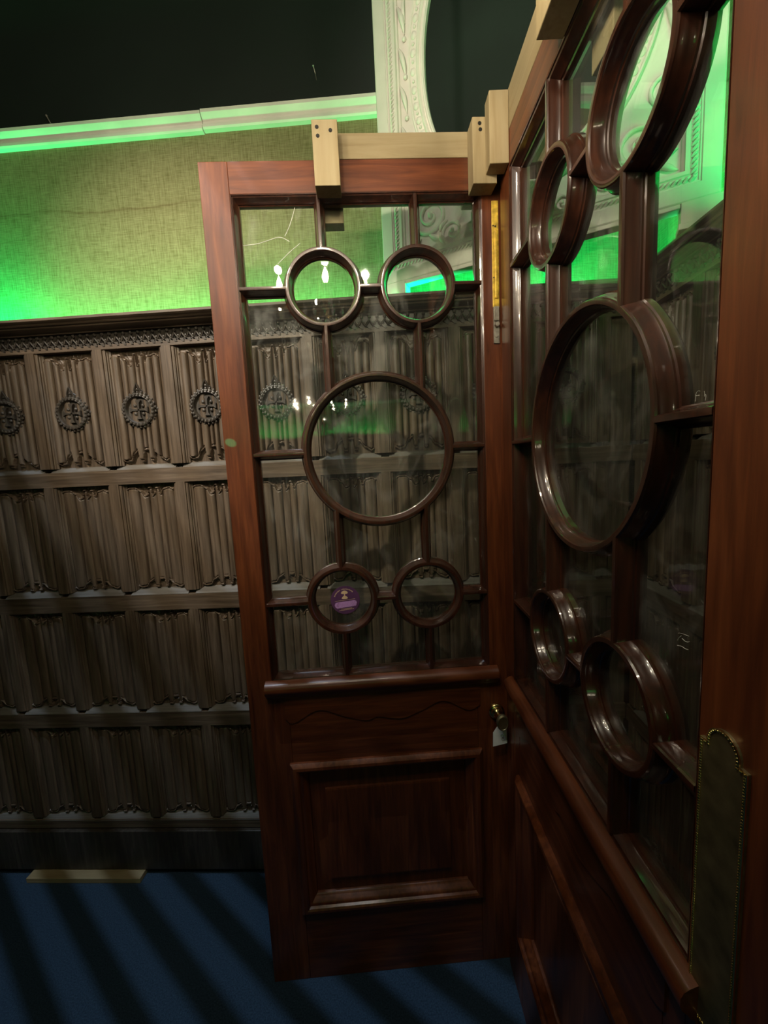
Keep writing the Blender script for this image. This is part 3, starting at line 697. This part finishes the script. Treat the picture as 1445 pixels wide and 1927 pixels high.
# scrolls and acanthus in the spandrels
def spiral(mb, cx, cz, r0, turns, a0, dirn, w, y=.010):
    pts = []; rad = []; n = int(18 * turns)
    for i in range(n + 1):
        t = i / n; r = r0 * (1 - t) ** .8 + .003; a = a0 + dirn * t * turns * 2*pi
        pts.append((cx + r*cos(a), y - .004*t, cz + r*sin(a))); rad.append(w * (1 - .55*t))
    mb.tube(pts, rad, 7); mb.sphere(pts[-1], w*1.2, 8, 5)
def leaf(mb, x, z, a, ln, w, y=.011):
    n = 8; pts = []; rad = []
    for i in range(n + 1):
        t = i / n; pts.append((x + ln*t*cos(a) - .25*ln*t*t*sin(a), y - .006*sin(pi*t), z + ln*t*sin(a) + .25*ln*t*t*cos(a))); rad.append(max(.0012, w*sin(pi*min(.97, t*.9 + .06))))
    mb.tube(pts, rad, 6)
mb = MB()
for sx_ in (-1, 1):
    for sz_ in (-1, 1):
        ax = lambda x: LC + sx_*x
        az = lambda z: ZC + sz_*z
        D = sx_*sz_
        A = lambda a: (a if sx_ > 0 else pi - a) * (1 if sz_ > 0 else -1)
        spiral(mb, ax(.268), az(.400), .052, 1.8, A(-.6), D, .0075)
        spiral(mb, ax(.200), az(.462), .036, 1.6, A(2.6), -D, .006)
        spiral(mb, ax(.318), az(.300), .030, 1.5, A(2.0), D, .0055)
        spiral(mb, ax(.100), az(.478), .022, 1.4, A(.4), D, .005)
        for (x, z, a, ln, w) in ((.300, .455, .8, .055, .008), (.300, .440, .2, .045, .007), (.240, .452, 1.7, .045, .007), (.275, .450, 2.4, .05, .007), (.325, .355, 1.2, .05, .007), (.322, .250, 1.5, .06, .006), (.326, .215, -1.3, .07, .006), (.150, .472, 2.7, .06, .006), (.060, .480, 2.9, .055, .006), (.215, .425, .6, .04, .006)):
            leaf(mb, ax(x), az(z), A(a), ln, w)
    for z in (-.16, -.05, .05, .16):      # leaf chain down the narrow sides
        leaf(mb, LC + sx_*.332, ZC + z - .045, pi/2, .085, .008, .010); mb.sphere((LC + sx_*.332, .008, ZC + z + .052), .007, 8, 5)
part('carved_foliage', mb, WHITE, fr, smooth=60)
# bottom feet and the stepped apron between them
for a, b in ((L0 - .035, .053), (.761, L1 + .035)):
    part('foot', MB().box(a, b, -.006, .036, 0, B0 + .0005).box(a - .004, b + .004, -.010, .036, .0005, .014), WHITE, fr, bevel=.0015)
part('apron_bead', MB().box(.054, .760, -.004, .030, B0 - .010, B0 + .0004), WHITE, fr, bevel=.002)

# ------------------------------------------------------------------ chandeliers (seen as reflections in the glass)
def chandelier(loc, R, drop, narm, watts, label, rad=.014):
    t = empty('chandelier', loc); tag(t, label, 'chandelier', 'crystal chandeliers of the hall')
    col = MB().lathe([(.012, -drop*.75), (.030, -drop*.70), (.016, -drop*.6), (.010, -drop*.3), (.04, -drop*.2), (.022, -drop*.1), (.016, .06), (.012, R*1.0)], seg=16)
    part('stem', col, CHBRASS, t, smooth=40)
    part('ceiling_rod', MB().tube([(0, 0, R), (0, 0, 4.29 - loc[2])], .006, 6), CHBRASS, t)
    cr = MB()
    def drop_at(x, y, z, s):
        b = len(cr.v); cr.v += [(x, y, z + s*1.3), (x + s*.5, y, z), (x, y + s*.5, z), (x - s*.5, y, z), (x, y - s*.5, z), (x, y, z - s*1.5)]
        for i in range(4): cr.f.append((b, b + 1 + i, b + 1 + (i+1) % 4)); cr.f.append((b + 5, b + 1 + (i+1) % 4, b + 1 + i))
    for i in range(narm):
        a = 2*pi*i/narm + .35; ca, sa = cos(a), sin(a)
        pts = [(.02*ca, .02*sa, -drop*.22), (R*.4*ca, R*.4*sa, -drop*.36), (R*.75*ca, R*.75*sa, -drop*.30), (R*ca, R*sa, -.075)]
        arm = part('arm', MB().tube([pts[0], tuple((pts[0][k]*.3 + pts[1][k]*.7) for k in range(3)), pts[1], pts[2], pts[3]], .006, 7).lathe([(.004, -.078), (.026, -.070), (.028, -.066), (.008, -.062)], c=(R*ca, R*sa, 0), seg=12), CHBRASS, t, smooth=40)
        part('candle_sleeve', MB().lathe([(.009, -.064), (.009, -.020), (.006, -.016)], c=(R*ca, R*sa, 0), seg=10), CANDLE, arm, smooth=40)
        part('bulb', MB().lathe([(.004, -.018), (.010, -.008), (.0125, .004), (.009, .020), (.003, .034), (.0005, .040)], c=(R*ca, R*sa, 0), seg=12), BULB, arm, smooth=60)
        l = bpy.data.lights.new('bulb_light', 'POINT'); l.energy = watts; l.color = WARM; l.shadow_soft_size = rad
        lo = bpy.data.objects.new('bulb_light', l); COL.objects.link(lo); lo.parent = arm; lo.location = (R*1.0*ca, R*1.0*sa, .062)
        for j in range(5): drop_at(R*ca + .026*cos(j*1.26), R*sa + .026*sin(j*1.26), -.095 - .006*(j % 2), .012)
        for j in range(9):     # swags to the top
            u = j/9; drop_at(R*(1-u)*.9*ca, R*(1-u)*.9*sa, -.03 + (R*.8)*u**1.6, .007)
    for lev, (rr, zz, m) in enumerate(((.78, -.36, 26), (.62, -.48, 22), (.46, -.62, 18), (.30, -.78, 12), (.14, -.92, 7))):
        for j in range(m):
            a = 2*pi*j/m + lev*.1; drop_at(R*rr*cos(a), R*rr*sin(a), drop*zz, .019); drop_at(R*rr*cos(a), R*rr*sin(a), drop*zz - .042, .024); drop_at(R*rr*.97*cos(a + .06), R*rr*.97*sin(a + .06), drop*zz + .03, .008)
    l = bpy.data.lights.new('crystal_fill_light', 'POINT'); l.energy = watts * 1.0; l.color = WARM; l.shadow_soft_size = .012      # unseen light added inside the drops to make the crystals glow
    lo = bpy.data.objects.new('crystal_fill_light', l); COL.objects.link(lo); lo.parent = t; lo.location = (.03, 0, -drop * .50)
    co = part('crystal_drops', cr, CRYSTAL, t); co['kind'] = 'stuff'
    return t
chandelier((-.16, -.72, 2.24), .20, .28, 6, 3.6, 'near crystal chandelier with candle bulbs, reflected large in upper left ring pane')
chandelier((-.53, -4.40, 2.32), .36, .34, 8, .35, 'far crystal chandelier with candle bulbs, reflected small beside the large ring')

# ------------------------------------------------------------------ unseen cool lamp added with slats to stripe the carpet
def added_stripe_lamp(loc, target, power):
    t = empty('added_stripe_lamp', loc); tag(t, 'added unseen cool lamp with slats that stripe the blue carpet', 'spotlight')
    sd = Vector((.77, -.64, 0)).normalized(); nd = Vector((.64, .77, 0)).normalized()
    body = MB().lathe([(.055, .10), (.060, .10), (.060, -.0), (.055, -.0), (.055, .09)], seg=20)
    part('housing', body, IRON, t, smooth=30)
    part('hanger', MB().tube([(0, 0, .10), (0, 0, 4.29 - loc[2])], .008, 6), IRON, t)
    l = bpy.data.lights.new('spot_light', 'SPOT'); l.energy = power; l.color = (.66, .82, 1.0); l.spot_size = radians(46); l.spot_blend = .5; l.shadow_soft_size = .0012
    o = bpy.data.objects.new('spot_light', l); COL.objects.link(o); o.parent = t; o.location = (0, 0, .05)
    d = (Vector(target) - Vector(loc)).normalized(); o.rotation_euler = d.to_track_quat('-Z', 'Y').to_euler()
    k = .25; h = loc[2] + .05; pp = .146 * k / h
    foot = Vector((loc[0], loc[1], 0)) @ nd
    for i in range(-16, 17):
        # dark stripes are centred between the bright ones on the carpet
        dfl = -.378 + .146 * i; off = (dfl - foot) * k / h
        c = nd * off; a = c - sd * .12; b = c + sd * .12; w = nd * pp * .24
        mb = MB(); zz = .05 - k
        mb.v = [tuple(a - w + Vector((0, 0, zz))), tuple(a + w + Vector((0, 0, zz))), tuple(b + w + Vector((0, 0, zz))), tuple(b - w + Vector((0, 0, zz)))] + [tuple(p + Vector((0, 0, zz + .001))) for p in (a - w, a + w, b + w, b - w)]
        mb.f = [(0, 1, 2, 3), (4, 7, 6, 5), (0, 4, 5, 1), (1, 5, 6, 2), (2, 6, 7, 3), (3, 7, 4, 0)]
        part('stripe_slat', mb, IRON, t)
    fm = MB().tube([tuple(nd*.10*cx_ + sd*.12*cy_ + Vector((0, 0, .05 - k))) for cx_, cy_ in ((-1, -1), (1, -1), (1, 1), (-1, 1))], .003, 5, closed=True)
    for cx_, cy_ in ((-1, -1), (1, -1), (1, 1), (-1, 1)):
        e = nd*.10*cx_ + sd*.12*cy_; fm.tube([tuple(e + Vector((0, 0, .05 - k))), tuple(e.normalized()*.058 + Vector((0, 0, .01)))], .003, 5)
    part('slat_frame', fm, IRON, t)
    return t
added_stripe_lamp((-.75, -.42, 3.7), (-.72, .05, 0), 110.0)
